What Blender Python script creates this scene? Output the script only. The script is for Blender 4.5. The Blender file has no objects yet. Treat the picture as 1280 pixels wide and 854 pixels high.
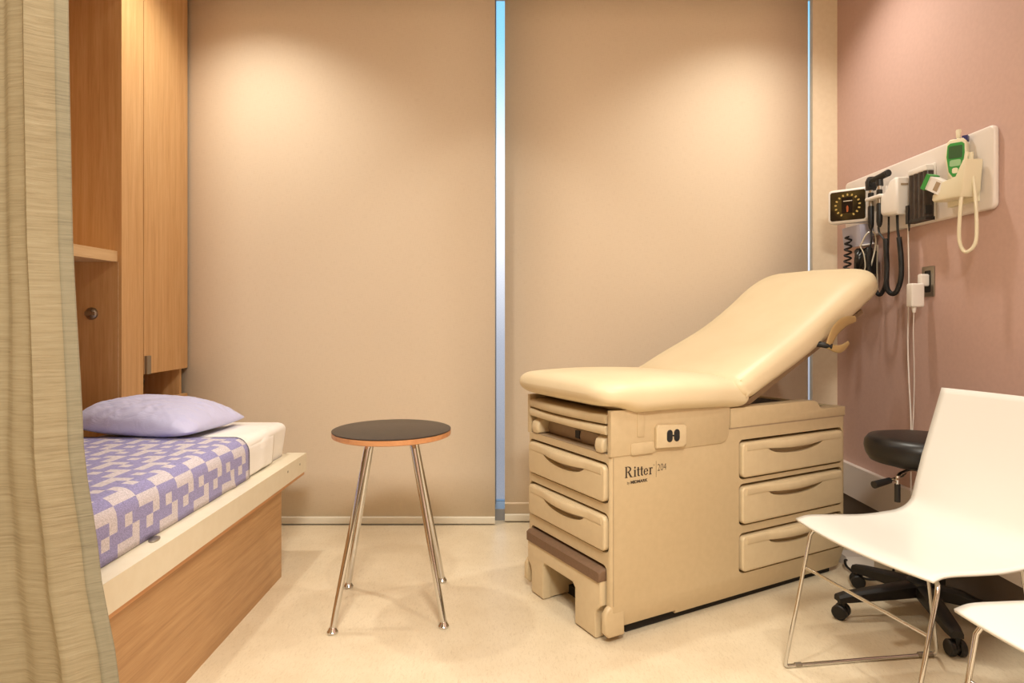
import bpy, bmesh, math, random
from mathutils import Matrix, Vector, noise
PI = math.pi
R = math.radians
random.seed(7)
scene = bpy.context.scene
COL = scene.collection
W = {}                      # world matrix of every root / part

# ------------------------------------------------------------------ helpers
def tag(o, label=None, cat=None, group=None, kind=None):
    if label: o['label'] = label
    if cat: o['category'] = cat
    if group: o['group'] = group
    if kind: o['kind'] = kind
    return o

def thing(name, label, cat, loc=(0, 0, 0), rotz=0.0, group=None):
    o = bpy.data.objects.new(name, None)
    o.empty_display_size = 0.05
    COL.objects.link(o)
    o.location = loc
    o.rotation_euler = (0, 0, rotz)
    W[o] = Matrix.Translation(Vector(loc)) @ Matrix.Rotation(rotz, 4, 'Z')
    return tag(o, label, cat, group)

def copy_tree(o, parent=None):
    c = o.copy()
    COL.objects.link(c)
    if parent is not None:
        c.parent = parent
    for ch in list(o.children):
        copy_tree(ch, c)
    return c

def catmull(pts, n=8, closed=False):
    pts = [Vector(p) for p in pts]
    out = []
    m = len(pts)
    rng = m if closed else m - 1
    for i in range(rng):
        p1, p2 = pts[i], pts[(i + 1) % m]
        p0 = pts[(i - 1) % m] if (closed or i > 0) else p1 * 2 - p2
        p3 = pts[(i + 2) % m] if (closed or i < m - 2) else p2 * 2 - p1
        for k in range(n):
            t = k / n
            out.append(0.5 * ((2 * p1) + (p2 - p0) * t + (2 * p0 - 5 * p1 + 4 * p2 - p3) * t * t
                              + (3 * p1 - p0 - 3 * p2 + p3) * t ** 3))
    if not closed:
        out.append(pts[-1])
    return out

def lerp_table(tab, x):
    if x <= tab[0][0]: return tab[0][1]
    for (a, va), (b, vb) in zip(tab, tab[1:]):
        if x <= b:
            t = (x - a) / (b - a)
            t = t * t * (3 - 2 * t) * 0.5 + t * 0.5
            return va + (vb - va) * t
    return tab[-1][1]

def rrect(x0, x1, y0, y1, r, n=6):
    r = min(r, (x1 - x0) / 2 - 1e-5, (y1 - y0) / 2 - 1e-5)
    pts = []
    for cx, cy, a0 in ((x1 - r, y1 - r, 0), (x0 + r, y1 - r, 90), (x0 + r, y0 + r, 180), (x1 - r, y0 + r, 270)):
        for k in range(n + 1):
            a = R(a0 + 90 * k / n)
            pts.append((cx + r * math.cos(a), cy + r * math.sin(a)))
    return pts

class MB:
    """collects shapes into one mesh"""
    def __init__(self):
        self.bm = bmesh.new()
    def _bevel(self, faces, bev, seg, angle=30):
        if bev <= 0: return
        es = set()
        for f in faces:
            for e in f.edges:
                if len(e.link_faces) == 2 and e.calc_face_angle(0) > R(angle):
                    es.add(e)
        bmesh.ops.bevel(self.bm, geom=list(es), offset=bev, segments=seg, profile=0.5, affect='EDGES', clamp_overlap=True)
    def box(self, x0, x1, y0, y1, z0, z1, bev=0.0, seg=2, M=None):
        vs = [self.bm.verts.new(p) for p in ((x0, y0, z0), (x1, y0, z0), (x1, y1, z0), (x0, y1, z0),
                                             (x0, y0, z1), (x1, y0, z1), (x1, y1, z1), (x0, y1, z1))]
        if M is not None:
            for v in vs: v.co = M @ v.co
        fs = [self.bm.faces.new([vs[i] for i in q]) for q in
              ((3, 2, 1, 0), (4, 5, 6, 7), (0, 1, 5, 4), (1, 2, 6, 5), (2, 3, 7, 6), (3, 0, 4, 7))]
        self._bevel(fs, bev, seg)
        return self
    def prism(self, poly, h0, h1, axis='z', bev=0.0, seg=2, M=None, angle=30):
        """poly in the two other axes: axis x -> (y,z); y -> (x,z); z -> (x,y)"""
        def P(a, b, h):
            p = {'x': (h, a, b), 'y': (a, h, b), 'z': (a, b, h)}[axis]
            p = Vector(p)
            return M @ p if M is not None else p
        lo = [self.bm.verts.new(P(a, b, h0)) for a, b in poly]
        hi = [self.bm.verts.new(P(a, b, h1)) for a, b in poly]
        n = len(poly)
        fs = [self.bm.faces.new(lo[::-1]), self.bm.faces.new(hi)]
        for i in range(n):
            fs.append(self.bm.faces.new((lo[i], lo[(i + 1) % n], hi[(i + 1) % n], hi[i])))
        bmesh.ops.recalc_face_normals(self.bm, faces=fs)
        if bev > 0:
            es = set(fs[0].edges) | set(fs[1].edges)
            bmesh.ops.bevel(self.bm, geom=list(es), offset=bev, segments=seg, profile=0.5, affect='EDGES', clamp_overlap=True)
        return self
    def loft(self, rings, cap=True, closed_ring=True):
        vr = [[self.bm.verts.new(p) for p in r] for r in rings]
        n = len(vr[0])
        fs = []
        for a, b in zip(vr, vr[1:]):
            for i in range(n if closed_ring else n - 1):
                j = (i + 1) % n
                fs.append(self.bm.faces.new((a[i], a[j], b[j], b[i])))
        if cap and closed_ring:
            fs.append(self.bm.faces.new(vr[0][::-1]))
            fs.append(self.bm.faces.new(vr[-1]))
        if closed_ring:
            bmesh.ops.recalc_face_normals(self.bm, faces=fs)
        return fs
    def tube(self, pts, r, seg=10, smooth=0, closed=False):
        pts = catmull(pts, smooth, closed) if smooth else [Vector(p) for p in pts]
        m = len(pts)
        rr = (lambda t: r) if not callable(r) else r
        rings = []
        up = None
        for i, p in enumerate(pts):
            if closed:
                d = pts[(i + 1) % m] - pts[i - 1]
            else:
                d = pts[min(i + 1, m - 1)] - pts[max(i - 1, 0)]
            d.normalize()
            if up is None:
                up = Vector((0, 0, 1)) if abs(d.z) < .9 else Vector((1, 0, 0))
            up = (up - d * up.dot(d))
            if up.length < 1e-6: up = d.orthogonal()
            up.normalize()
            s = d.cross(up)
            rad = rr(i / max(1, m - 1))
            rings.append([p + (up * math.cos(2 * PI * k / seg) + s * math.sin(2 * PI * k / seg)) * rad for k in range(seg)])
        if closed: rings.append(rings[0])
        if closed:
            vr = [[self.bm.verts.new(q) for q in rg] for rg in rings[:-1]]
            vr.append(vr[0])
            fs = []
            for a, b in zip(vr, vr[1:]):
                for i in range(seg):
                    fs.append(self.bm.faces.new((a[i], a[(i + 1) % seg], b[(i + 1) % seg], b[i])))
            bmesh.ops.recalc_face_normals(self.bm, faces=fs)
        else:
            self.loft(rings)
        return self
    def lathe(self, prof, seg=40, M=None):
        M = M or Matrix.Identity(4)
        rings = []
        for r, z in prof:
            r = max(r, 1e-4)
            rings.append([M @ Vector((r * math.cos(2 * PI * k / seg), r * math.sin(2 * PI * k / seg), z)) for k in range(seg)])
        self.loft(rings)
        return self
    def grid(self, fn, nu, nv):
        vs = [[self.bm.verts.new(fn(i / nu, j / nv)) for j in range(nv + 1)] for i in range(nu + 1)]
        fs = []
        for i in range(nu):
            row = []
            for j in range(nv):
                row.append(self.bm.faces.new((vs[i][j], vs[i + 1][j], vs[i + 1][j + 1], vs[i][j + 1])))
            fs.append(row)
        return fs
    def build(self, name, mats, parent=None, local=False, smooth=True, angle=40, solid=0.0, sub=0, origin=None):
        me = bpy.data.meshes.new(name)
        self.bm.normal_update()
        self.bm.to_mesh(me)
        self.bm.free()
        for m in (mats if isinstance(mats, (list, tuple)) else [mats]):
            me.materials.append(m)
        o = bpy.data.objects.new(name, me)
        COL.objects.link(o)
        if parent is not None:
            o.parent = parent
            W[o] = W[parent]
            if not local:
                me.transform(W[parent].inverted())
        else:
            W[o] = Matrix.Identity(4)
            if origin is not None:
                me.transform(Matrix.Translation(-Vector(origin)))
                o.location = origin
                W[o] = Matrix.Translation(Vector(origin))
        if smooth:
            me.shade_smooth()
            me.set_sharp_from_angle(angle=R(angle))
        if solid:
            md = o.modifiers.new('thickness', 'SOLIDIFY'); md.thickness = solid; md.offset = 0
        if sub:
            md = o.modifiers.new('smooth', 'SUBSURF'); md.levels = sub; md.render_levels = sub
        return o

def boolean_cut(o, cutters):
    """cut real openings into a mesh (cutters: MB list in the same local space)"""
    tmp = []
    for mb in cutters:
        c = mb.build('cutter', [], None, smooth=False)
        c.matrix_world = o.matrix_world if o.parent is None else o.parent.matrix_world
        tmp.append(c)
    bpy.context.view_layer.update()
    for c in tmp:
        c.matrix_world = o.matrix_world.copy()
        md = o.modifiers.new('cut', 'BOOLEAN'); md.operation = 'DIFFERENCE'; md.object = c; md.solver = 'EXACT'
    bpy.context.view_layer.update()
    dg = bpy.context.evaluated_depsgraph_get()
    me = bpy.data.meshes.new_from_object(o.evaluated_get(dg))
    o.modifiers.clear()
    old = o.data
    o.data = me
    me.name = old.name
    for c in tmp:
        bpy.data.objects.remove(c)
    me.shade_smooth(); me.set_sharp_from_angle(angle=R(35))

# ------------------------------------------------------------------ materials
def lin(r, g, b):
    f = lambda c: ((c / 255 + .055) / 1.055) ** 2.4 if c > 10 else c / 255 / 12.92
    return (f(r), f(g), f(b), 1)

def mat(name, col, rough=.5, metal=0.0, spec=.5, coat=0.0, sheen=0.0, emit=None, estr=0.0):
    m = bpy.data.materials.new(name); m.use_nodes = True
    b = m.node_tree.nodes['Principled BSDF']
    b.inputs['Base Color'].default_value = col
    b.inputs['Roughness'].default_value = rough
    b.inputs['Metallic'].default_value = metal
    b.inputs['Specular IOR Level'].default_value = spec
    b.inputs['Coat Weight'].default_value = coat
    b.inputs['Sheen Weight'].default_value = sheen
    if emit:
        b.inputs['Emission Color'].default_value = emit
        b.inputs['Emission Strength'].default_value = estr
    return m

class NT:
    def __init__(self, m):
        self.t = m.node_tree; self.n = self.t.nodes; self.bsdf = self.n['Principled BSDF']
    def add(self, typ, **kw):
        x = self.n.new(typ)
        for k, v in kw.items():
            if k in x.inputs: x.inputs[k].default_value = v
            else: setattr(x, k, v)
        return x
    def link(self, a, b): self.t.links.new(a, b)
    def coords(self, scale=(1, 1, 1), rot=(0, 0, 0), src='Object'):
        tc = self.add('ShaderNodeTexCoord'); mp = self.add('ShaderNodeMapping')
        mp.inputs['Scale'].default_value = scale; mp.inputs['Rotation'].default_value = rot
        self.link(tc.outputs[src], mp.inputs['Vector'])
        return mp.outputs['Vector']
    def ramp(self, fac, stops):
        r = self.add('ShaderNodeValToRGB')
        e = r.color_ramp.elements
        while len(e) < len(stops): e.new(.5)
        for i, (p, c) in enumerate(stops):
            e[i].position = p; e[i].color = c
        self.link(fac, r.inputs['Fac'])
        return r.outputs['Color']
    def bump(self, h, strength=.2, dist=.002):
        b = self.add('ShaderNodeBump'); b.inputs['Strength'].default_value = strength; b.inputs['Distance'].default_value = dist
        self.link(h, b.inputs['Height']); self.link(b.outputs['Normal'], self.bsdf.inputs['Normal'])

def wood(name, c0, c1, c2, axis='z', rough=.4):
    m = mat(name, c1, rough); t = NT(m)
    s = {'z': (26, 26, 1.1), 'y': (26, 1.1, 26), 'x': (1.1, 26, 26)}[axis]
    v = t.coords(s)
    n = t.add('ShaderNodeTexNoise', Scale=1.6, Detail=7.0, Roughness=.62, Distortion=.5); t.link(v, n.inputs['Vector'])
    v2 = t.coords(tuple(x * 5 for x in s))
    n2 = t.add('ShaderNodeTexNoise', Scale=2.0, Detail=3.0); t.link(v2, n2.inputs['Vector'])
    mx = t.add('ShaderNodeMath', operation='MULTIPLY_ADD'); t.link(n2.outputs['Fac'], mx.inputs[0]); mx.inputs[1].default_value = .35
    ma = t.add('ShaderNodeMath', operation='MULTIPLY_ADD'); t.link(n.outputs['Fac'], ma.inputs[0]); ma.inputs[1].default_value = .8
    ma.inputs[2].default_value = -.08; t.link(ma.outputs[0], mx.inputs[2])
    t.link(t.ramp(mx.outputs[0], [(.3, c0), (.5, c1), (.72, c2)]), t.bsdf.inputs['Base Color'])
    t.bump(mx.outputs[0], .08, .001)
    return m

M = {}
M['wood_v'] = wood('oak laminate upright', lin(198, 150, 98), lin(212, 167, 114), lin(223, 183, 132), 'z')
M['wood_y'] = wood('oak laminate lengthwise', lin(166, 124, 80), lin(186, 144, 98), lin(200, 160, 114), 'y')
M['wood_edge'] = wood('plywood edge', lin(196, 140, 92), lin(214, 160, 110), lin(226, 176, 126), 'y')
M['shelf_edge'] = wood('pale shelf wood', lin(205, 168, 122), lin(220, 186, 140), lin(230, 200, 156), 'y')

def noisy(name, c0, c1, scale, rough=.5, bump=.0, detail=4, spec=.5, metal=0, stretch=(1, 1, 1), lo=.35, hi=.65):
    m = mat(name, c1, rough, metal, spec); t = NT(m)
    n = t.add('ShaderNodeTexNoise', Scale=scale, Detail=float(detail)); t.link(t.coords(stretch), n.inputs['Vector'])
    t.link(t.ramp(n.outputs['Fac'], [(lo, c0), (hi, c1)]), t.bsdf.inputs['Base Color'])
    if bump: t.bump(n.outputs['Fac'], bump, .001)
    return m

# floor: linoleum with fine streaky flecks
def floor_mat():
    m = mat('linoleum', lin(226, 212, 186), .38); t = NT(m)
    n = t.add('ShaderNodeTexNoise', Scale=5.0, Detail=5.0, Roughness=.6); t.link(t.coords(), n.inputs['Vector'])
    base = t.ramp(n.outputs['Fac'], [(.3, lin(214, 197, 168)), (.7, lin(226, 211, 184))])
    n2 = t.add('ShaderNodeTexNoise', Scale=90.0, Detail=4.0, Roughness=.7, Distortion=1.2); t.link(t.coords((1.8, .5, 1), (0, 0, .5)), n2.inputs['Vector'])
    f = t.ramp(n2.outputs['Fac'], [(.51, (0, 0, 0, 1)), (.78, (.7, .7, .7, 1))])
    mx = t.add('ShaderNodeMix', data_type='RGBA'); t.link(f, mx.inputs['Factor']); t.link(base, mx.inputs[6]); mx.inputs[7].default_value = lin(184, 162, 128)
    t.link(mx.outputs[2], t.bsdf.inputs['Base Color'])
    return m
M['floor'] = floor_mat()
M['wall_cream'] = noisy('cream paint', lin(232, 214, 186), lin(236, 219, 192), 40, .7)
M['wall_pink'] = noisy('dusty pink paint', lin(196, 162, 151), lin(200, 166, 155), 60, .6)
M['wall_brown'] = noisy('brown wall panelling', lin(120, 96, 74), lin(134, 108, 84), 3, .6)
M['ceiling'] = mat('ceiling paint', lin(235, 230, 220), .8)

def blind_mat():
    m = mat('woven blind fabric', lin(196, 176, 152), .85, spec=.15); t = NT(m)
    w1 = t.add('ShaderNodeTexNoise', Scale=1.0, Detail=2.0); t.link(t.coords((700, 1, 30)), w1.inputs['Vector'])
    w2 = t.add('ShaderNodeTexNoise', Scale=1.0, Detail=2.0); t.link(t.coords((30, 1, 700)), w2.inputs['Vector'])
    a = t.add('ShaderNodeMath', operation='ADD'); t.link(w1.outputs['Fac'], a.inputs[0]); t.link(w2.outputs['Fac'], a.inputs[1])
    t.link(t.ramp(a.outputs[0], [(.7, lin(222, 204, 180)), (1.3, lin(230, 213, 190))]), t.bsdf.inputs['Base Color'])
    return m
M['blind'] = blind_mat()
M['hem_white'] = mat('white painted aluminium', lin(222, 214, 196), .35)
M['alu'] = mat('grey window aluminium', lin(150, 152, 158), .4, .6)

def glass_mat():
    m = bpy.data.materials.new('window glass'); m.use_nodes = True
    n = m.node_tree.nodes; n.clear()
    o = n.new('ShaderNodeOutputMaterial'); mx = n.new('ShaderNodeMixShader'); tr = n.new('ShaderNodeBsdfTransparent'); gl = n.new('ShaderNodeBsdfGlossy')
    tr.inputs['Color'].default_value = (.93, .96, .97, 1); gl.inputs['Roughness'].default_value = .25
    fr = n.new('ShaderNodeFresnel'); fr.inputs['IOR'].default_value = 1.5
    l = m.node_tree.links
    l.new(fr.outputs[0], mx.inputs['Fac']); l.new(tr.outputs[0], mx.inputs[1]); l.new(gl.outputs[0], mx.inputs[2]); l.new(mx.outputs[0], o.inputs['Surface'])
    return m
M['glass'] = glass_mat()

def curtain_mat(name, c0, c1, c2):
    m = mat(name, c1, .8, spec=.2); t = NT(m)
    v = t.coords((2.2, 2.2, 62), (0, R(5), 0))
    n = t.add('ShaderNodeTexNoise', Scale=5.5, Detail=6.0, Roughness=.72, Distortion=.6); t.link(v, n.inputs['Vector'])
    n3 = t.add('ShaderNodeTexNoise', Scale=3.0, Detail=2.0); t.link(t.coords(), n3.inputs['Vector'])
    a = t.add('ShaderNodeMath', operation='MULTIPLY_ADD'); t.link(n3.outputs['Fac'], a.inputs[0]); a.inputs[1].default_value = .3; t.link(n.outputs['Fac'], a.inputs[2])
    t.link(t.ramp(a.outputs[0], [(.5, c0), (.64, c1), (.82, c2)]), t.bsdf.inputs['Base Color'])
    t.bump(n.outputs['Fac'], .25, .002)
    tr = t.add('ShaderNodeBsdfTranslucent'); tr.inputs['Color'].default_value = c1
    mx = t.add('ShaderNodeMixShader'); mx.inputs['Fac'].default_value = .25
    out = t.n['Material Output']
    t.link(t.bsdf.outputs[0], mx.inputs[1]); t.link(tr.outputs[0], mx.inputs[2]); t.link(mx.outputs[0], out.inputs['Surface'])
    return m
M['curtain'] = curtain_mat('slubbed curtain fabric', lin(140, 126, 99), lin(157, 144, 115), lin(172, 160, 132))
M['curtain_hem'] = curtain_mat('curtain hem fabric', lin(132, 124, 104), lin(150, 142, 118), lin(164, 155, 132))

M['rail'] = noisy('cream painted rail', lin(230, 219, 195), lin(233, 223, 200), 30, .38)
M['sheet'] = noisy('white cotton sheet', lin(246, 242, 237), lin(250, 246, 242), 14, .85, .12)
def pillow_mat():
    m = mat('lavender cotton', lin(206, 207, 244), .85, sheen=.2); t = NT(m)
    n = t.add('ShaderNodeTexNoise', Scale=9.0, Detail=4.0, Distortion=1.2); t.link(t.coords((1, 2.2, 1.5), (0, 0, .5)), n.inputs['Vector'])
    t.bump(n.outputs['Fac'], .35, .02)
    return m
M['pillow'] = pillow_mat()
def knit(name, c):
    m = mat(name, c, .9, spec=.15, sheen=.1); t = NT(m)
    n = t.add('ShaderNodeTexNoise', Scale=1.0, Detail=2.0); t.link(t.coords((120, 330, 330)), n.inputs['Vector'])
    d = tuple(x * .72 for x in c[:3]) + (1,)
    t.link(t.ramp(n.outputs['Fac'], [(.35, d), (.62, c)]), t.bsdf.inputs['Base Color'])
    t.bump(n.outputs['Fac'], .5, .002)
    return m
M['knit_dark'] = knit('lavender blanket yarn', lin(166, 162, 212))
M['knit_light'] = knit('pale blanket yarn', lin(226, 218, 226))
M['knit_edge'] = mat('dark blanket edge binding', lin(70, 72, 100), .8)

M['chrome'] = mat('chrome', (.66, .65, .63, 1), .09, 1.0)
M['steel'] = mat('brushed steel', lin(160, 152, 140), .35, .9)
M['stool_top'] = noisy('dark brown laminate', lin(58, 50, 44), lin(66, 57, 50), 60, .42)
M['ply'] = wood('stool plywood edge', lin(196, 134, 88), lin(210, 150, 102), lin(220, 164, 116), 'x')
M['vinyl'] = noisy('cream vinyl upholstery', lin(225, 206, 170), lin(229, 211, 176), 6, .42, 0)
M['tan'] = noisy('tan enamel', lin(197, 175, 138), lin(201, 179, 142), 40, .42)
M['tan_dark'] = noisy('taupe trim plastic', lin(160, 138, 112), lin(166, 144, 118), 40, .45)
M['tan_light'] = noisy('light tan plastic', lin(208, 187, 151), lin(211, 191, 155), 40, .38)
M['brown'] = noisy('brown step rubber', lin(112, 86, 64), lin(120, 92, 69), 120, .7, .1)
M['void'] = mat('shade and dark fittings', lin(34, 28, 22), .8)  # near-black: painted shade inside the table, also small dark fittings
M['black'] = mat('black plastic', lin(22, 20, 19), .45)
M['black_soft'] = noisy('black vinyl', lin(19, 17, 16), lin(23, 21, 19), 160, .36, .05)
M['black_cord'] = mat('black rubber cord', lin(20, 19, 19), .55)
M['champagne'] = mat('champagne plastic', lin(196, 168, 116), .28, .35)
M['ink'] = mat('dark print', lin(58, 46, 38), .6)
M['white_shell'] = mat('white moulded plastic', lin(222, 219, 212), .3)
M['white_plastic'] = mat('white plastic', lin(232, 226, 220), .35)
M['white_warm'] = mat('ivory plastic', lin(226, 216, 188), .4)
M['board'] = mat('white laminate board', lin(224, 214, 206), .35)
M['grey_bin'] = mat('translucent grey plastic', lin(170, 168, 186), .3)
M['green'] = mat('green plastic', lin(58, 148, 66), .4)
M['green_dark'] = mat('dark green display', lin(58, 92, 56), .3)
M['green_pale'] = mat('pale green keypad', lin(150, 188, 140), .4)
M['navy'] = mat('navy plastic', lin(44, 46, 100), .4)
M['dial'] = noisy('smoked dial face', lin(40, 33, 22), lin(78, 66, 38), 9, .18, lo=.4, hi=.6)
M['dial_dark'] = mat('dark dial centre', lin(34, 26, 20), .2)
M['dial_mark'] = mat('yellow dial marks', lin(196, 168, 92), .5)
M['dial_white'] = mat('pale dial line', lin(220, 210, 190), .5)
M['dial_red'] = mat('orange dial needle', lin(170, 88, 44), .5)
M['specula'] = noisy('smoked plastic tubes', lin(52, 44, 40), lin(68, 58, 52), 30, .3)
M['cove'] = mat('dark rubber cove and shade', lin(92, 80, 70), .6)
M['lamp'] = mat('lamp lens', (1, 1, 1, 1), .4, emit=(1, .8, .55, 1), estr=6)
M['clear'] = mat('cloudy clear tubing', lin(205, 196, 176), .25)

# ------------------------------------------------------------------ camera
H = 1.07; F = 800.0; CX, CY = 643.0, 397.0
def at(px, py, Y):            # pixel + distance -> point (used to plan positions)
    return Vector(((px - CX) / F * Y, Y, H - (py - CY) / F * Y))
cam = bpy.data.cameras.new('camera'); co = bpy.data.objects.new('camera', cam); COL.objects.link(co)
co.location = (0, 0, H); co.rotation_euler = (R(90), 0, 0)
cam.sensor_width = 36; cam.lens = F / 1280 * 36
cam.shift_x = -(CX - 640) / 1280; cam.shift_y = -(427 - CY) / 1280
cam.clip_start = .05
scene.camera = co

# ------------------------------------------------------------------ room
XR, XL, YB, YF, ZC = 1.68, -2.16, 3.36, -1.3, 2.92
def struct(name, mb, m, parent=None, **k):
    o = mb.build(name, m, parent, **k)
    if parent is None: o['kind'] = 'structure'
    return o
struct('floor', MB().box(XL - .1, XR + .1, YF - .1, 3.62, -.06, 0), M['floor'], smooth=False)
struct('ceiling', MB().box(XL - .1, XR + .1, YF - .1, 3.62, ZC, ZC + .06), M['ceiling'], smooth=False)
struct('wall_right', MB().box(XR, XR + .1, YF - .1, 3.62, 0, ZC), M['wall_pink'], smooth=False)
struct('wall_left', MB().box(XL - .1, XL, YF - .1, 3.62, 0, ZC), M['wall_cream'], smooth=False)
struct('wall_front', MB().box(XL, XR, YF - .1, YF, 0, ZC), M['wall_brown'], smooth=False)
# back wall: pier beside the window, header over it, short return behind the cabinet
WX0, WX1 = -1.95, 1.553
struct('wall_back', MB().box(WX1, XR, 3.33, 3.365, 0, ZC).box(WX0, XR, 3.44, 3.62, 2.86, ZC).box(XL, WX0, 3.33, 3.62, 0, ZC), M['wall_cream'], smooth=False)
wf = MB()
wf.box(WX0, XR, 3.375, 3.56, 0.0, .06, .004).box(WX0, XR, 3.48, 3.56, 2.84, 2.86, .004)  # bottom frame extended inward, unseen, to keep skylight off the floor
wf.box(WX0, WX0 + .05, 3.48, 3.56, .06, 2.84, .004)
wf.box(-.125, -.100, 3.47, 3.56, .06, 2.84, .004)
win = struct('window_1', wf, M['alu'])
struct('pane', MB().box(WX0 + .05, -.125, 3.515, 3.523, .06, 2.84), M['glass'], win, smooth=False)
struct('pane', MB().box(-.100, XR, 3.515, 3.523, .06, 2.84), M['glass'], win, smooth=False)
# wall guard and cove base on the right wall
struct('trim_1', MB().box(XR - .028, XR, YF, 3.33, .19, .345, .006), M['board'])
struct('baseboard_right', MB().prism([(XR, 0), (XR - .018, 0), (XR - .012, .02), (XR - .006, .19), (XR, .19)], YF, 3.33, 'y'), M['cove'])  # rubber cove, carried up to the guard to include the shade below it

# ------------------------------------------------------------------ roller blinds
def blind(x0, x1, y, label, seam):
    t = thing('roller_blind', label, 'blind', ((x0 + x1) / 2, y, .006), 0, 'roller blinds over the window')
    def f(u, v):
        return Vector((x0 + (x1 - x0) * u, y, .04 + (2.83 - .04) * v))
    mb = MB(); mb.grid(f, 4, 12); mb.build('blind_fabric', M['blind'], t, solid=.0012)
    MB().prism(rrect(y - .008, y + .008, .006, .044, .006), x0, x1, 'x').build('hem_bar', M['hem_white'], t)
    if seam:
        MB().prism(rrect(y - .0035, y + .0035, .094, .104, .003), x0, x1, 'x').build('hem_seam', M['blind'], t)
    MB().tube([(x0, y + .02, 2.855), (x1, y + .02, 2.855)], .03, 20).build('roller', M['hem_white'], t)
blind(-1.80, -.100, 3.30, 'beige roller blind behind the bed and round stool, left of the bright gap', False)
blind(-.050, 1.534, 3.345, 'beige roller blind behind the exam table, right of the bright gap', True)

# ------------------------------------------------------------------ cabinets on the left
CXF = -1.68
tc = thing('tall_cabinet', 'tall oak cabinet with one long door in the corner beside the left blind', 'cabinet', (-1.9, 3.09, 0))
b = MB()
b.box(XL, -1.705, 2.90, 2.918, 0, 2.90).box(XL, -1.705, 3.258, 3.276, 0, 2.90).box(XL, XL + .015, 2.918, 3.258, 0, 2.90)
b.box(XL + .015, -1.705, 2.918, 3.258, .66, .678).box(XL + .015, -1.705, 2.918, 3.258, .81, .828).box(XL + .015, -1.705, 2.918, 3.258, 2.88, 2.90)
b.build('carcass', M['wood_v'], tc)
dr = MB().box(-1.702, CXF, 2.903, 3.29, .812, 2.895, .0015, 1).build('door', M['wood_v'], tc)
MB().box(-1.685, CXF + .012, 2.907, 2.940, .812, .895, .002).build('door_handle', M['steel'], dr)
MB().box(-1.702, CXF, 2.903, 3.29, .02, .682, .0015, 1).build('lower_door', M['wood_v'], tc)

mc = thing('bed_cabinet', 'open oak wall bed cabinet with a shelf, its side panel beside the tall cabinet door', 'cabinet', (-1.9, 1.9, 0))
MB().box(XL, CXF, 2.737, 2.897, 0, 2.90, .002, 1).build('side_panel', M['wood_v'], mc)
MB().box(XL, CXF, .86, .90, 0, 2.90, .002, 1).build('side_panel', M['wood_v'], mc)
MB().box(XL, XL + .02, .90, 2.737, 0, 2.90).build('back_panel', M['wood_v'], mc)
MB().box(XL + .02, CXF, .90, 2.737, 2.45, 2.90).build('shading_top', M['wood_y'], mc)  # unseen block added overhead so the top of the recess darkens
sh = MB().box(XL + .02, CXF - .018, .90, 2.737, 1.308, 1.354, .002, 1).build('shelf', M['shelf_edge'], mc)
k = thing  # (alias kept short)
kb = MB(); Mk = Matrix.Translation((-1.806, 2.737, 1.087)) @ Matrix.Rotation(R(90), 4, 'X')
kb.lathe([(.026, 0), (.026, .006), (.022, .012), (.012, .016), (.012, .022)], 28, Mk)
kb.box(-.010, .022, -.008, .008, .018, .034, .004, 2, Mk)
kb.build('bed_latch_knob', M['steel'], mc)
MB().box(CXF - .016, CXF - .012, 2.7355, 2.738, .62, 1.306).build('edge_strip', M['shelf_edge'], mc)
kt = MB(); kt.box(-1.95, -1.78, 2.955, 3.06, .678, .73, .012, 3)
kt.tube([(-1.80, 2.97, .72), (-1.77, 2.99, .77), (-1.77, 3.05, .77), (-1.80, 3.07, .70)], .008, 8, 6)
o = kt.build('black_pouch', M['black_soft'], origin=(-1.86, 3.0, .678))
tag(o, 'black bag tucked in the open niche below the tall cabinet door', 'bag')

# ------------------------------------------------------------------ bed
bed = thing('wall_bed', 'fold-down bed with cream rail on an oak plinth, left of the round stool', 'bed', (-1.3, 1.9, 0))
MB().box(-1.64, -.962, 1.22, 2.642, 0, .36, .0015, 1).build('plinth', M['wood_y'], bed)
MB().box(-1.66, -.952, 1.16, 2.90, .36, .376, .002, 1).build('bed_board', M['wood_edge'], bed)
rl = MB()
rl.box(-1.03, -.945, 1.15, 2.907, .376, .456, .004).box(-1.66, -1.03, 1.15, 1.20, .376, .45, .004).box(-1.66, -1.03, 2.86, 2.907, .376, .45, .004).box(-1.66, -1.60, 1.20, 2.86, .376, .45, .004)
rail = rl.build('bed_rail', M['rail'], bed)
Mo = Matrix.Translation((-.994, 1.767, .456)) @ Matrix.Rotation(R(15), 4, 'Z') @ Matrix.Diagonal((.62, 1.2, 1, 1))
MB().lathe([(.022, -.002), (.022, .003), (.017, .005)], 28, Mo).build('bolt_cap', M['steel'], rail)
for (yy, zz) in ((2.67, .426), (2.82, .423)):
    Ms = Matrix.Translation((-.945, yy, zz)) @ Matrix.Rotation(R(90), 4, 'Y')
    MB().lathe([(.005, -.002), (.005, .0008), (.003, .001)], 12, Ms).build('screw', M['steel'], rail)

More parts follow.
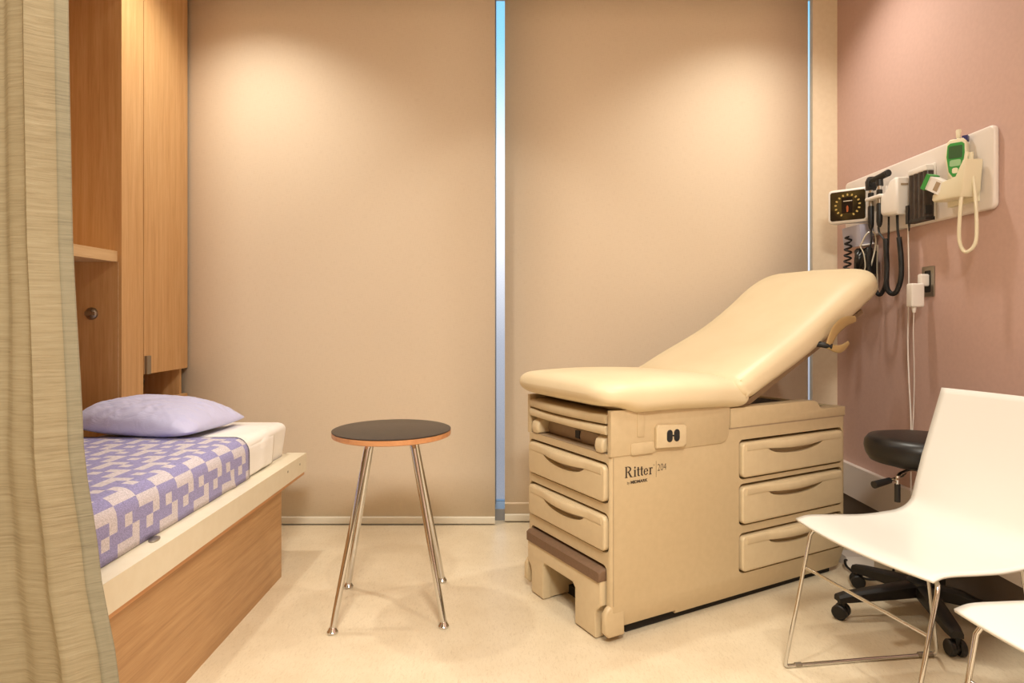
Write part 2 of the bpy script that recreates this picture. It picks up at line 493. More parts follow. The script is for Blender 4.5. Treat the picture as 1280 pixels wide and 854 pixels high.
def rounded_slab(x0, x1, y0, y1, z0, z1, rp, rz, n=8):
    """soft box: rounded plan and rounded upper/lower edges"""
    mb = MB(); rings = []
    st = [(z0, rz * .5)] + [(z1 - rz + rz * math.sin(R(a)), rz * (1 - math.cos(R(a)))) for a in range(0, 91, 15)]
    for z, ins in st:
        rings.append([Vector((a, b_, z)) for a, b_ in rrect(x0 + ins, x1 - ins, y0 + ins, y1 - ins, max(rp - ins * .5, .01), n)])
    # close top with shrinking rings
    for s in (.9, .6, .3):
        cx, cy = (x0 + x1) / 2, (y0 + y1) / 2
        rings.append([Vector((cx + (p.x - cx) * s, cy + (p.y - cy) * s, z1)) for p in rings[len(st) - 1]])
    mb.loft(rings); return mb
mat_o = rounded_slab(-1.665, -1.022, 1.22, 2.89, .452, .601, .035, .03)
mo = mat_o.build('mattress', M['sheet'], origin=(-1.34, 2.0, .45), angle=60)
tag(mo, 'thick mattress in a white sheet lying on the fold-down bed', 'mattress')
# folded sheet corner: a second layer of sheet tucked round the corner
def flap(u, v):
    # u along the bed side 2.43 -> 2.80, v from top inside down to the rail
    y = 2.44 + .34 * u - .10 * v * u
    path = [(-1.22, .6045), (-1.10, .6045), (-1.07, .604), (-1.05, .600), (-1.032, .588), (-1.021, .565), (-1.0175, .54), (-1.0165, .50), (-1.0165, .462)]
    s = v * (len(path) - 1); i = min(int(s), len(path) - 2); f = s - i
    x = path[i][0] * (1 - f) + path[i + 1][0] * f; z = path[i][1] * (1 - f) + path[i + 1][1] * f
    w = .003 * math.sin(u * 9 + v * 3)
    return Vector((x + max(0, w) * .8, y, z + max(0, w)))
fb = MB(); fb.grid(flap, 24, 40)
fo = fb.build('sheet_fold', M['sheet'], mo, solid=.003, angle=60)

# blanket with two yarn colours woven into blocks
CELL = .0160
path = []
for i in range(40): path.append((-1.664 + (1.664 - 1.065) * i / 39, .6085))
for a in range(6, 91, 6): path.append((-1.065 + .052 * math.sin(R(a)), .5565 + .052 * math.cos(R(a))))
for z in (.545, .53, .515, .50, .485, .47, .459): path.append((-1.0125, z))
lens = [0]
for p, q in zip(path, path[1:]): lens.append(lens[-1] + math.hypot(q[0] - p[0], q[1] - p[1]))
def on_path(d):
    for i in range(1, len(lens)):
        if d <= lens[i] or i == len(lens) - 1:
            f = (d - lens[i - 1]) / (lens[i] - lens[i - 1])
            return path[i - 1][0] * (1 - f) + path[i][0] * f, path[i - 1][1] * (1 - f) + path[i][1] * f
BLK = ["DDDL", "DLDL", "DDLL", "LDDD", "LDLD", "LLDD"]
PAT = [''.join(c * 2 for c in BLK[r // 2]) for r in range(12)]
Lw = lens[-1]; y0b, y1b = 1.24, 2.435
nu = int((y1b - y0b) / CELL); nv = int(Lw / CELL)
def bl(u, v):
    x, z = on_path(v * Lw)
    y = y0b + (y1b - y0b) * u
    n1 = noise.noise(Vector((x * 5, y * 4, 3.1))) * .004
    side = max(0, min(1, (-1.065 + .052 - x < .04) * (.60 - z) / .14))
    crease = .007 * math.exp(-((y - 2.22 + (z - .55) * .9) / .018) ** 2) * max(0, side)
    return Vector((x + side * (abs(n1) * 1.2 + crease), y, z + (1 - side) * (n1 * .9 + .003)))
bb = MB(); fs = bb.grid(bl, nu, nv)
for i in range(nu):
    for j in range(nv):
        fs[i][j].material_index = 0 if PAT[i % 12][j % 8] == 'D' else 1
blk = bb.build('blanket', [M['knit_dark'], M['knit_light']], solid=.005, angle=80, origin=(-1.34, 1.84, .6))
tag(blk, 'lavender and white block-patterned blanket spread over the fold-down bed', 'blanket')
ed = []
for i in range(60):
    x, z = on_path(Lw * i / 59); ed.append((x + (.001 if z < .59 else 0), y1b + .002, z + .003 if z > .59 else z))
MB().tube(ed, .0035, 8).build('edge_binding', M['knit_edge'], blk)

# pillow
pm = MB()
def pil_pos(u, v, s):
    a, b_ = u * 2 - 1, v * 2 - 1
    ea, eb = abs(a), abs(b_)
    th = max(0, 1 - ea ** (3.2 if a > 0 else 5)) ** .6 * max(0, 1 - eb ** 3.2) ** .5
    x = a * .262 * (1 - .06 * (1 - b_ * b_) * ea ** 4 - .05 * eb ** 8)
    y = b_ * .205 * (1 - .05 * (1 - a * a) * eb ** 4 - .05 * ea ** 8)
    n1 = noise.noise(Vector((x * 7 + y * 9, (y - x) * 17, 1.7)))
    n2 = noise.noise(Vector((x * 13 - y * 6, (y + x * .6) * 30, 8.2)))
    n3 = noise.noise(Vector((x * 4, y * 5, 4.4)))
    wr = (.35 - abs(n1)) * .020 + (.3 - abs(n2)) * .009 + n3 * .012
    edge = min(1, th * 1.5)
    z = s * th * (.086 if s > 0 else .05)
    if s > 0: z += wr * edge * (1.1 - .5 * th)
    else: z += wr * edge * .3
    z *= 1 - .30 * max(0, a) ** 2
    return Vector((x + wr * .4 * edge * ea, y - wr * .5 * edge * eb, z))
N = 72
for s in (1, -1):
    g = pm.grid(lambda u, v, s=s: pil_pos(u, v, s), N, N)
    if s < 0:
        for row in g:
            for f_ in row: f_.normal_flip()
bmesh.ops.remove_doubles(pm.bm, verts=pm.bm.verts, dist=.0008)
Mp = Matrix.Translation((-1.432, 2.595, .655)) @ Matrix.Rotation(R(-8), 4, 'Z') @ Matrix.Rotation(R(3), 4, 'Y')
for v_ in pm.bm.verts:
    v_.co = Mp @ v_.co
    lim = .6175 if v_.co.y < 2.45 else .603
    if v_.co.z < lim: v_.co.z = lim
po = pm.build('pillow', M['pillow'], sub=1, angle=80, origin=(-1.455, 2.62, .605))
tag(po, 'plump lavender pillow on the white sheet at the far end of the bed', 'pillow')

# ------------------------------------------------------------------ privacy curtain (near left)
EDGE = [(.05, -.560), (.25, -.582), (.499, -.628), (.68, -.658), (.866, -.682), (1.216, -.697), (1.566, -.702), (3.0, -.706)]
FOLD = [(0, 1.012), (.006, 1.008), (.0145, 1.000), (.030, .993), (.039, .984), (.044, .976), (.051, .984), (.068, 1.004), (.092, 1.008), (.12, 1.03), (.16, 1.02), (.20, .965),
        (.25, 1.02), (.30, 1.03), (.36, .97), (.42, 1.02), (.47, 1.03), (.53, .965), (.60, 1.03), (.68, .97), (.76, 1.03), (.85, .97), (.95, 1.02)]
def cur(s, z):
    low = max(0, min(1, (1.1 - z) / .8))
    spread = 1 + .45 * low                       # folds open towards the floor
    x = lerp_table(EDGE, z) - s * spread * (1 if s < .3 else 1)
    y = lerp_table(FOLD, s)
    y += .012 * low * math.exp(-((s - .040 + .012 * (1 - low)) / .008) ** 2) * -1
    y += .004 * math.sin(z * 3.1 + s * 9)
    return Vector((x, y, z))
ct = thing('privacy_curtain', 'slubbed khaki cubicle curtain hanging along the left edge of the photo', 'curtain', (-1.0, 1.0, .22))
cb = MB(); cb.grid(lambda u, v: cur(.0145 + u * .93, .22 + 2.695 * v), 150, 50); cb.build('curtain_panel', M['curtain'], ct, angle=80)
cb = MB(); cb.grid(lambda u, v: cur(u * .0145, .22 + 2.695 * v), 4, 50); cb.build('side_hem', M['curtain_hem'], ct, angle=80, solid=.003)

# ------------------------------------------------------------------ round stool
SC = Vector((-.454, 2.375, 0))
st = thing('round_stool', 'dark-topped round stool on four splayed chrome legs between bed and exam table', 'stool', SC)
MB().lathe([(.0, .652), (.214, .652), (.217, .655), (.217, .657), (.212, .659), (0, .659)], 72).build('seat_laminate', M['stool_top'], st, local=True)
MB().lathe([(0, .632), (.208, .632), (.2165, .636), (.2175, .6525), (0, .6525)], 72).build('seat', M['ply'], st, local=True)
feet = [(-.6157, 2.167), (-.244, 2.208), (-.657, 2.536), (-.292, 2.588)]
for fx, fy in feet:
    d = Vector((fx - SC.x, fy - SC.y, 0)); n_ = d.normalized()
    foot = Vector((d.x, d.y, .016)); top = n_ * .118 + Vector((0, 0, .595)); 
    pts = [foot, foot.lerp(top, .5), top]
    c1 = n_ * .108 + Vector((0, 0, .618)); c2 = n_ * .09 + Vector((0, 0, .6275)); c3 = n_ * .03 + Vector((0, 0, .6305))
    lg = MB(); lg.tube(pts[:2] + catmull([top, c1, c2, c3], 6), .0115, 16).build('leg', M['chrome'], st, local=True)
    mt_ = Matrix.Translation((d.x, d.y, 0))
    MB().lathe([(.012, 0), (.017, .001), (.019, .008), (.015, .014), (.011, .022)], 20, mt_).build('foot_glide', M['chrome'], lg_o if False else [c for c in st.children if c.name.startswith('leg')][-1], local=True)

# ------------------------------------------------------------------ exam table (local: x = length u, y = width v)
TA = R(28.8); TC = Vector((.314, 2.084, 0)); TW = .535; TL = 1.213
et = thing('exam_table', 'tan medical exam table with raised cream vinyl back and drawers in its base', 'exam table', TC, TA)
# lower body
bd = MB()
prof = [(.026, .03), (TW - .026, .03), (TW, .105), (TW, .66), (0, .66), (0, .105)]
bd.prism(prof, 0.0, TL, 'x', .012, 3)
body = bd.build('base_cabinet', M['tan'], et, local=True)
FD = [(.020, .515, .300, .415), (.020, .515, .462, .582)]         # v0,v1,z0,z1 front drawers
SD = [(.600, 1.188, .475, .604), (.600, 1.188, .303, .440), (.600, 1.188, .126, .257)]
def rcut_x(v0, v1, z0, z1, u0, u1, r=.02):
    m_ = MB(); m_.prism(rrect(v0, v1, z0, z1, r), u0, u1, 'x'); return m_
def rcut_y(u0, u1, z0, z1, v0, v1, r=.02):
    m_ = MB(); m_.prism(rrect(u0, u1, z0, z1, r), v0, v1, 'y'); return m_
cuts = [rcut_x(a - .009, b_ + .009, c - .007, d + .010, -.05, .12, .022) for a, b_, c, d in FD]
cuts += [rcut_y(a - .011, b_ + .006, c - .007, d + .012, -.05, .12, .022) for a, b_, c, d in SD]
cuts.append(rcut_x(.022, TW - .022, -.05, .252, -.05, .30, .02))                      # step bay
cuts.append(rcut_x(.018, TW - .018, .618, .80, -.05, .26, .006))                       # top tray bay
boolean_cut(body, cuts)
# recessed plinth, coloured near-black to stand for the shade in the floor gap
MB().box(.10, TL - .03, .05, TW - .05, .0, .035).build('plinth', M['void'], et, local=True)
# bumper corner at the foot of the near side
for v0 in (.001, TW - .025):
    pb = MB(); pb.prism([(-.022, .040), (-.004, .022), (.06, .022), (.06, .125), (.0, .125), (-.010, .118), (-.022, .10)], v0, v0 + .024, 'y', .009, 4)
    pb.build('corner_bumper', M['tan'], et, local=True)
# upper shell
up = MB()
shell = [(-.002, .614), (.50, .614), (.520, .622), (.532, .640), (.540, .69), (.540, .765), (-.002, .765)]
up.prism(shell, -.004, .016, 'y', .003, 2)
up.prism(shell, TW - .016, TW + .004, 'y', .003, 2)
up.box(.26, .54, .016, TW - .016, .655, .765)
ush = up.build('upper_shell', M['tan'], et, local=True)
MB().box(.250, .256, .02, TW - .02, .62, .76).build('bay_back', M['void'], et, local=True)  # near-black sheet painting in the shade at the back of the bay
# rear top trim with raised middle
tr = MB()
tprof = [(.545, .664), (TL, .664), (TL, .700), (1.075, .700), (1.055, .705), (1.035, .728), (1.01, .737), (.545, .737)]
tr.prism(tprof, -.003, .05, 'y', .003, 2); tr.prism(tprof, TW - .05, TW + .003, 'y', .003, 2)
tr.box(.545, TL, .05, TW - .05, .664, .690).box(TL - .02, TL, .05, TW - .05, .664, .699, .003)
tr.build('top_trim', M['tan'], et, local=True)
MB().box(.56, TL - .03, .055, TW - .055, .690, .693).build('tray_shade_sheet', M['void'], et, local=True)  # near-black sheet painting in the shade down in the tray
MB().box(.542, TL - .002, -.0005, .01, .6595, .6645).build('trim_seam', M['tan_dark'], et, local=True)
# drawers
def handle_lip(mb, a, b_, ztop, front, axis):
    """pull lip across a drawer front, bowed out over the finger pocket; spans a..b_"""
    n = 32; rings = []
    for i in range(n + 1):
        t = i / n; p = a + (b_ - a) * t
        c = max(0.0, 1 - ((t - .5) / .30) ** 2) if abs(t - .5) < .30 else 0.0
        drop = .026 + .007 * c; o_ = .0035 + .013 * c
        sec = [(0, ztop), (o_ * .6, ztop - .001), (o_, ztop - .008), (o_, ztop - drop + .006), (o_ * .8, ztop - drop), (-.004, ztop - drop)]
        rings.append([Vector((front - d, p, z)) if axis == 'x' else Vector((p, front - d, z)) for d, z in sec])
    mb.loft(rings)
def pocket(a, b_, ztop):
    w = b_ - a; c = (a + b_) / 2
    lo = [(c + w * .29 * math.cos(R(x)), ztop - .026 - .034 * abs(math.sin(R(x)))) for x in range(180, 361, 12)]
    return lo + [(c + w * .24, ztop - .018), (c - w * .24, ztop - .018)]
def drawer(a, b_, z0, z1, front, axis, e0, e1):
    d_ = MB(); d_.prism(rrect(a, b_, z0, z1, .018), front, .045, axis, .006, 3)
    dm = d_.build('drawer', M['tan_light'], et, local=True)
    pk_ = MB(); pk_.prism(pocket(a + e0, b_ - e1, z1), -.05, .014, axis, .004, 2)
    boolean_cut(dm, [pk_])
    l_ = MB(); handle_lip(l_, a + e0, b_ - e1, z1 - .003, front + .001, axis); l_.build('drawer_pull', M['tan_light'], dm, local=True, angle=60)
for (v0, v1, z0, z1) in FD:
    drawer(v0, v1, z0, z1, -.012, 'x', .016, .016)
for (u0, u1, z0, z1) in SD:
    drawer(u0, u1, z0, z1, -.010, 'y', .022, .016)
# pull-out step
s_ = MB()
poly = [(.032, .232), (.032, .120), (.055, .098), (.060, .085), (.060, .004), (.180, .004), (.180, .128), (.194, .142), (.382, .142), (.396, .128), (.396, .004), (.480, .004), (.480, .085), (.485, .098), (.508, .120), (.508, .232)]
sm = MB(); sm.prism(poly, -.020, .02, 'x', .006, 3); step = sm.build('step', M['tan_light'], et, local=True)
sb_ = MB(); sb_.box(.015, .27, .064, .179, .006, .145).box(.015, .27, .397, .476, .006, .145).box(.015, .27, .045, .495, .1435, .20).build('step_box', M['tan'], step, local=True)
MB().prism([(-.0255, .198), (-.0255, .230), (-.014, .239), (.26, .239), (.26, .198)], .0285, .5115, 'y', .008, 3).build('step_tread', M['brown'], step, local=True)
# top tray bay: two curved bars, a roll cover and the two stirrup ends
def bowbar(z0, z1, bow, depth, x_in):
    mb = MB(); rings = []
    for i in range(25):
        t = i / 24; v = .022 + (TW - .044) * t
        fx = -.008 - bow * (1 - (2 * t - 1) ** 2)
        rings.append([Vector((fx + .004, v, z0)), Vector((fx, v, z0 + .006)), Vector((fx, v, z1 - .006)), Vector((fx + .006, v, z1)), Vector((x_in, v, z1)), Vector((x_in, v, z0))])
    mb.loft(rings); return mb
bowbar(.684, .712, .012, 0, .10).build('pull_shelf', M['tan_light'], et, local=True, angle=50)
bowbar(.720, .748, .020, 0, .10).build('paper_cover', M['tan'], et, local=True, angle=50)
stp = MB(); stp.prism([(.045, .622), (.040, .640), (.045, .664), (.07, .672), (.14, .672), (.14, .622)], .07, TW - .07, 'y', .004, 2)
so = stp.build('stirrup_bar', M['tan_dark'], et, local=True)
MB().box(.0385, .045, .235, .262, .632, .660, .002).build('bar_label', M['black'], so, local=True)
for v0 in (.035, TW - .085):
    e_ = MB()
    e_.prism([(-.004, .621), (-.010, .640), (-.004, .664), (.02, .680), (.06, .678), (.09, .65), (.09, .621)], v0, v0 + .048, 'y', .010, 3)
    e_.build('stirrup', M['tan_light'], et, local=True, angle=50)
MB().box(.0, .20, .03, TW - .03, .6165, .6195).build('tray_floor', M['tan_dark'], et, local=True)
# receptacle plate on the side
rp = MB(); rp.prism([(.182, .628), (.30, .622), (.315, .632), (.316, .692), (.305, .700), (.19, .706), (.180, .696)], -.018, -.003, 'y', .004, 3)
rpo = rp.build('outlet_plate', M['tan_light'], et, local=True)
for uc in (.236, .268):
    MB().prism(rrect(uc - .0125, uc + .0125, .645, .687, .012), -.0205, -.016, 'y', .001, 1).build('receptacle', M['black'], rpo, local=True)
MB().lathe([(.003, 0), (.003, .002), (.001, .003)], 10, Matrix.Translation((.252, -.018, .666)) @ Matrix.Rotation(R(90), 4, 'X')).build('plate_screw', M['void'], rpo, local=True)
# moulded ribs on the upper shell
rb = MB(); rb.prism(rrect(.106, .138, .670, .765, .006), -.0065, -.003, 'y', .002, 2); rb.prism(rrect(.078, .178, .612, .652, .010), -.008, -.003, 'y', .003, 2)
rb.build('moulded_rib', M['tan'], ush, local=True)
# body seams
MB().box(.010, .0115, -.0006, .004, .125, .612).box(.0, .0005, .0, .0005, .6, .601).build('body_seam', M['tan_dark'], et, local=True)

# printed lettering on the side (flat print a hair above the enamel)
class Ink:
    def __init__(self): self.mb = MB()
    def quad(self, p):
        vs = [self.mb.bm.verts.new(Vector((u, -.0007, z))) for u, z in p]
        self.mb.bm.faces.new(vs)
    def bar(self, x0, x1, z0, z1): self.quad([(x0, z0), (x1, z0), (x1, z1), (x0, z1)])
    def arc(self, cx, cz, rx, rz, a0, a1, t0, t1, n=14):
        for i in range(n):
            a, b_ = R(a0 + (a1 - a0) * i / n), R(a0 + (a1 - a0) * (i + 1) / n)
            def th(a): return t0 + (t1 - t0) * abs(math.cos(a))
            self.quad([(cx + rx * math.cos(a), cz + rz * math.sin(a)), (cx + rx * math.cos(b_), cz + rz * math.sin(b_)),
                       (cx + (rx - th(b_)) * math.cos(b_), cz + (rz - th(b_)) * math.sin(b_)), (cx + (rx - th(a)) * math.cos(a), cz + (rz - th(a)) * math.sin(a))])
    def build(self, name, parent):
        o = self.mb.build(name, M['ink'], parent, local=True, smooth=False); return o
ik = Ink(); z = .5395; c = .037; xh = .0235; x = .057
T, S = .0062, .0018           # stem, serif
# R
ik.bar(x, x + .012, z, z + S); ik.bar(x, x + .010, z + c - S, z + c); ik.bar(x + .003, x + .003 + T, z, z + c)
ik.arc(x + .0125, z + c * .745, .0145, c * .255, -90, 90, S, T); ik.bar(x + .009, x + .0128, z + c * .49, z + c * .49 + S); ik.bar(x + .009, x + .0128, z + c - S, z + c)
ik.quad([(x + .012, z + c * .5), (x + .019, z + c * .5), (x + .031, z), (x + .023, z)]); ik.bar(x + .023, x + .034, z, z + S)
x += .036
def stem_i(x):
    ik.bar(x, x + .0125, z, z + S); ik.bar(x + .0035, x + .0035 + T, z, z + xh); ik.bar(x, x + .004, z + xh - S, z + xh)
    ik.arc(x + .0065, z + .0305, .0036, .0038, 0, 360, .0035, .0035, 12)
stem_i(x); x += .0145
def let_t(x):
    ik.bar(x + .003, x + .003 + T, z + .003, z + .031); ik.bar(x, x + .0135, z + xh - S * 1.2, z + xh)
    ik.arc(x + .0098, z + .0062, .0068, .0064, 180, 300, T * .75, S)
let_t(x); x += .0145
let_t(x); x += .0145
# e
ik.arc(x + .010, z + xh / 2, .010, xh / 2, 20, 330, S, T); ik.bar(x + .0035, x + .0195, z + xh * .52, z + xh * .52 + S)
ik.arc(x + .010, z + xh / 2, .010, xh / 2, 0, 22, S, T * .8); x += .0225
# r
ik.bar(x, x + .0125, z, z + S); ik.bar(x + .0035, x + .0035 + T, z, z + xh); ik.bar(x, x + .004, z + xh - S, z + xh)
ik.arc(x + .0125, z + xh - .0075, .0075, .0075, 40, 150, .003, .004); x += .0215
ik.arc(x + .001, z + .030, .0022, .0022, 0, 360, .001, .001, 10)
ik.bar(.1905, .1917, z - .012, z + c + .006)
ik.build('maker_lettering', body)
def text_mesh(name, body_, size, sx, u, zz, parent, offset=0.0, shear=0.0):
    cu = bpy.data.curves.new('lettering', 'FONT'); cu.body = body_; cu.size = size; cu.offset = offset; cu.shear = shear
    o = bpy.data.objects.new('lettering', cu); COL.objects.link(o)
    bpy.context.view_layer.update()
    me = bpy.data.meshes.new_from_object(o.evaluated_get(bpy.context.evaluated_depsgraph_get()))
    bpy.data.objects.remove(o)
    me.transform(Matrix.Translation((u, -.0007, zz)) @ Matrix.Rotation(R(90), 4, 'X') @ Matrix.Diagonal((sx, 1, 1, 1)))
    me.materials.clear(); me.materials.append(M['ink'])
    oo = bpy.data.objects.new(name, me); COL.objects.link(oo); oo.parent = parent; W[oo] = W[parent]
    return oo
text_mesh('model_number', '204', .034, .80, .1965, .5475, body, -.0004)
text_mesh('maker_name', 'by', .014, .8, .066, .518, body)
text_mesh('maker_name', 'MIDMARK', .0135, 1.18, .081, .518, body, .0006)

# cushions
def cushion(L, fw, ft, spine, nL=70, nC=40, r_end0=.10, r_end1=.12, e=3.2, vc=.265):
    """loft: fw(s)=half width, ft(s)=(top crown, thickness), spine(s)->(u,z,angle)"""
    mb = MB(); rings = []
    ss = []
    for i in range(nL + 1):
        t = i / nL
        ss.append(L * (.5 - .5 * math.cos(PI * t)) * .6 + L * t * .4)
    for s in ss:
        d0, d1 = s, L - s
        k = 1.0; kt = 1.0
        for d, r, rt in ((d0, r_end0, .05), (d1, r_end1, .055)):
            if d < r: k *= (max(0, 1 - (1 - d / r) ** 2.6)) ** (1 / 2.6)
            if d < rt: kt *= math.sqrt(max(0, 1 - (1 - d / rt) ** 2))
        w = fw(s) * (0.62 + .38 * k) if min(d0, d1) < max(r_end0, r_end1) else fw(s)
        if min(d0, d1) < 1e-6: w *= .98
        th = ft(s) * max(kt, .02)
        u, z, a = spine(s)
        ring = []
        for j in range(nC):
            q = 2 * PI * j / nC
            cq, sq = math.cos(q), math.sin(q)
            px = w * math.copysign(abs(cq) ** (2 / 7), cq)
            pz = th / 2 * math.copysign(abs(sq) ** (2 / 2.7), sq)
            if pz > 0: pz += .010 * kt * (1 - (px / max(w, .01)) ** 2)
            off = pz - ft(s) / 2
            ring.append(Vector((u - off * math.sin(a), vc + px, z + off * math.cos(a))))
        rings.append(ring)
    mb.loft(rings); return mb
HW = .310
def seat_w(s): return HW - .012 * math.exp(-((s - .62) / .12) ** 2)
def seat_t(s): return lerp_table([(0, .075), (.06, .085), (.17, .120), (.60, .118), (.72, .10)], s)
def seat_sp(s):
    d = max(0, (s - .46) / .22)
    return (-.057 + s, .856 + .008 * math.sin(min(1, s / .5) * PI) - .020 * d * d, 0)
cushion(.695, seat_w, seat_t, seat_sp, r_end0=.11, r_end1=.05).build('seat_cushion', M['vinyl'], et, local=True, angle=80)
BA = R(26.3); BL = 1.0
def back_w(s): return HW - .014 * math.exp(-((s - .52) / .25) ** 2)
def back_t(s): return lerp_table([(0, .090), (.08, .118), (.55, .128), (.80, .138), (1.0, .128)], s)
def back_sp(s):
    a = BA
    u = .522 + s * math.cos(a); z_ = .838 + s * math.sin(a)
    b2 = .018 * max(0, (s - .50) / .485) ** 1.4 + .012 * math.exp(-((s - .84) / .13) ** 2) - .010 * math.exp(-((s - .42) / .2) ** 2)
    return (u - b2 * math.sin(a), z_ + b2 * math.cos(a), a)
cushion(BL, back_w, back_t, back_sp, r_end0=.05, r_end1=.14).build('back_cushion', M['vinyl'], et, local=True, angle=80)
# crease wrinkles where the two cushions meet
cr = MB()
for i, (du, dz) in enumerate(((0, 0), (.014, .010), (-.012, .006), (.026, .018))):
    cr.tube([(.585 + du * 1.4, -.026, .836 + dz), (.592 + du, -.037, .820 + dz * .6), (.592 + du * .4, -.041, .80), (.588, -.036, .78)], lambda q: .0048 - .0025 * q, 8, 5)
cr.build('vinyl_crease', M['vinyl'], et, local=True)
# steel support plate under the back cushion
sp = MB(); Mb = Matrix.Translation((.575, 0, .700)) @ Matrix.Rotation(-BA, 4, 'Y')
sp.box(.02, .90, .03, TW - .03, -.012, .008, .003, 2, Mb); sp.build('back_support', M['tan_dark'], et, local=True)
for v0 in (.10, TW - .14):
    MB().box(.60, .70, v0, v0 + .04, .69, .745, .003).build('hinge_bracket', M['steel'], et, local=True)
# two curved release paddles below the near edge of the back
def paddle(pts, w, th, name):
    cs = catmull(pts, 8); mb = MB(); rings = []
    for i, p in enumerate(cs):
        t = i / (len(cs) - 1)
        d = (cs[min(i + 1, len(cs) - 1)] - cs[max(i - 1, 0)]).normalized()
        nn = Vector((0.0, 1, 0)); side = d.cross(nn).normalized(); nn = (nn + side * .35).normalized()
        ww = w * (.45 + .55 * math.sin(PI * min(1, .15 + t * .8)))
        tt = th * (1 - .5 * t)
        rings.append([p + side * (ww * math.cos(a)) + nn * (tt * math.sin(a)) for a in [2 * PI * k_ / 14 for k_ in range(14)]])
    mb.loft(rings); return mb
def bp(s, n, v=-.02):          # point in the back's own frame: s along, n normal (negative = below)
    return Vector((.548 + s * math.cos(BA) - n * math.sin(BA), v, .842 + s * math.sin(BA) + n * math.cos(BA)))
paddle([(1.030, -.055, .962), (1.062, -.062, 1.018), (1.12, -.062, 1.052), (1.20, -.056, 1.064)], .023, .006, '').build('release_paddle', M['champagne'], et, local=True, angle=60)
paddle([(1.03, -.052, .956), (1.075, -.062, .944), (1.11, -.062, .949), (1.155, -.056, .967)], .016, .007, '').build('release_paddle', M['champagne'], et, local=True, angle=60)
pk = MB(); pk.tube([(1.00, .0, .965), (1.02, -.035, .962), (1.045, -.058, .955)], .012, 10, 4); pk.build('paddle_pivot', M['black'], et, local=True)

# ------------------------------------------------------------------ moulded chairs
ca = math.atan2(-.24, -.97)         # facing direction
def make_chair(label, loc):
    t = thing('side_chair', label, 'chair', loc, ca - PI / 2, 'white moulded side chairs')
    prof = catmull([(.252, .444), (.20, .449), (.10, .441), (0, .433), (-.09, .434), (-.152, .446), (-.196, .478), (-.228, .535), (-.266, .62), (-.305, .72), (-.350, .838)], 6)
    prof = [Vector((p[0], p[1], 0)) for p in prof] if len(prof[0]) == 2 else prof
    n = len(prof) - 1
    def hw(t_):
        return lerp_table([(0, .243), (.2, .240), (.45, .230), (.55, .226), (.75, .232), (1, .236)], t_)
    def f(u, v):
        i = min(int(u * n), n - 1); q = u * n - i
        p = prof[i] * (1 - q) + prof[i + 1] * q
        a = v * 2 - 1
        y = p[0]; zz = p[1]
        if u < .35: y += (.028 * (1 - a * a)) * (1 - u / .35) - 0.028 * (1 - u / .35) * 1.0
        zz += .012 * (a * a) * (1 - abs(u - .4) / .4 if u < .8 else 0)          # seat hollow
        if u > .6: y += .022 * a * a * min(1, (u - .6) / .2)                       # back wraps round
        return Vector((a * hw(u), y, zz))
    mb = MB(); mb.grid(f, 60, 24)
    mb.build('seat_shell', M['white_shell'], t, local=True, solid=.007, angle=80)
    r = .0058
    fr = MB()
    for sx in (-1, 1):
        P = lambda x, y, z_: Vector((sx * x, y, z_))
        fr.tube([P(.05, .165, .427), P(.17, .168, .427)] + catmull([P(.188, .171, .427), P(.212, .178, .423), P(.222, .190, .40)], 5)
                + [P(.2205, .235, .20)] + catmull([P(.222, .276, .022), P(.222, .274, .008), P(.220, .255, .0062)], 5)
                + [P(.195, 0, .0062)] + catmull([P(.172, -.20, .0062), P(.166, -.222, .010), P(.164, -.226, .03)], 5)
                + [P(.158, -.19, .25)] + catmull([P(.152, -.165, .40), P(.145, -.15, .418), P(.12, -.13, .4225)], 5), r, 12)
    fr.tube([(-.12, -.13, .4225), (.12, -.13, .4225)], r, 12)
    fr.tube([(-.05, .165, .427), (.05, .165, .427)], r, 12)
    fo_ = fr.build('wire_frame', M['chrome'], t, local=True)
    MB().tube([(-.2205, .209, .302), (.2205, .209, .302)], .0048, 12).build('cross_bar', M['chrome'], t, local=True)
    for sx in (-1, 1):
        MB().tube([(sx * .176, -.17, .0085), (sx * .168, -.215, .0085)], .0085, 10).build('floor_glide', M['steel'], fo_, local=True)
        MB().tube([(sx * .2200, .245, .0072), (sx * .218, .225, .0072)], .0072, 10).build('floor_glide', M['steel'], fo_, local=True)
    return t
fdir = Vector((-.97, -.24, 0)).normalized()
mid = Vector((.9305, 1.749, 0))
c1 = make_chair('white moulded chair on a chrome wire frame, in front of the black rolling stool', mid - fdir * .225)
c2 = copy_tree(c1)
c2.location = (mid - fdir * .225 + Vector((.067, -.617, 0)))
c2['label'] = 'white moulded chair cut off by the bottom right corner, nearest the viewer'

# ------------------------------------------------------------------ rolling stool
RS = Vector((1.462, 2.300, 0))
rs = thing('rolling_stool', 'black padded stool on casters between the white chair and the pink wall', 'stool', RS)
MB().lathe([(0, .545), (.135, .545), (.165, .553), (.178, .576), (.183, .601), (.180, .621), (.168, .637), (.125, .645), (0, .647)], 56).build('seat_pad', M['black_soft'], rs, local=True, angle=60)
pl = MB(); pl.lathe([(0, .535), (.10, .535), (.10, .546), (0, .546)], 30)
pl.build('seat_plate', M['black'], rs, local=True)
MB().lathe([(.026, .40), (.026, .46), (.018, .47), (.014, .475), (.014, .545)], 24).build('gas_piston', M['chrome'], rs, local=True)
MB().lathe([(.030, .10), (.030, .12), (.024, .13), (.024, .44), (.020, .45)], 24).build('column', M['black'], rs, local=True)
lv = MB(); lv.tube([(0, 0, .535), (-.06, -.02, .525), (-.10, -.05, .512), (-.165, -.075, .502)], .005, 8, 5); lev = lv.build('height_lever', M['chrome'], rs, local=True)
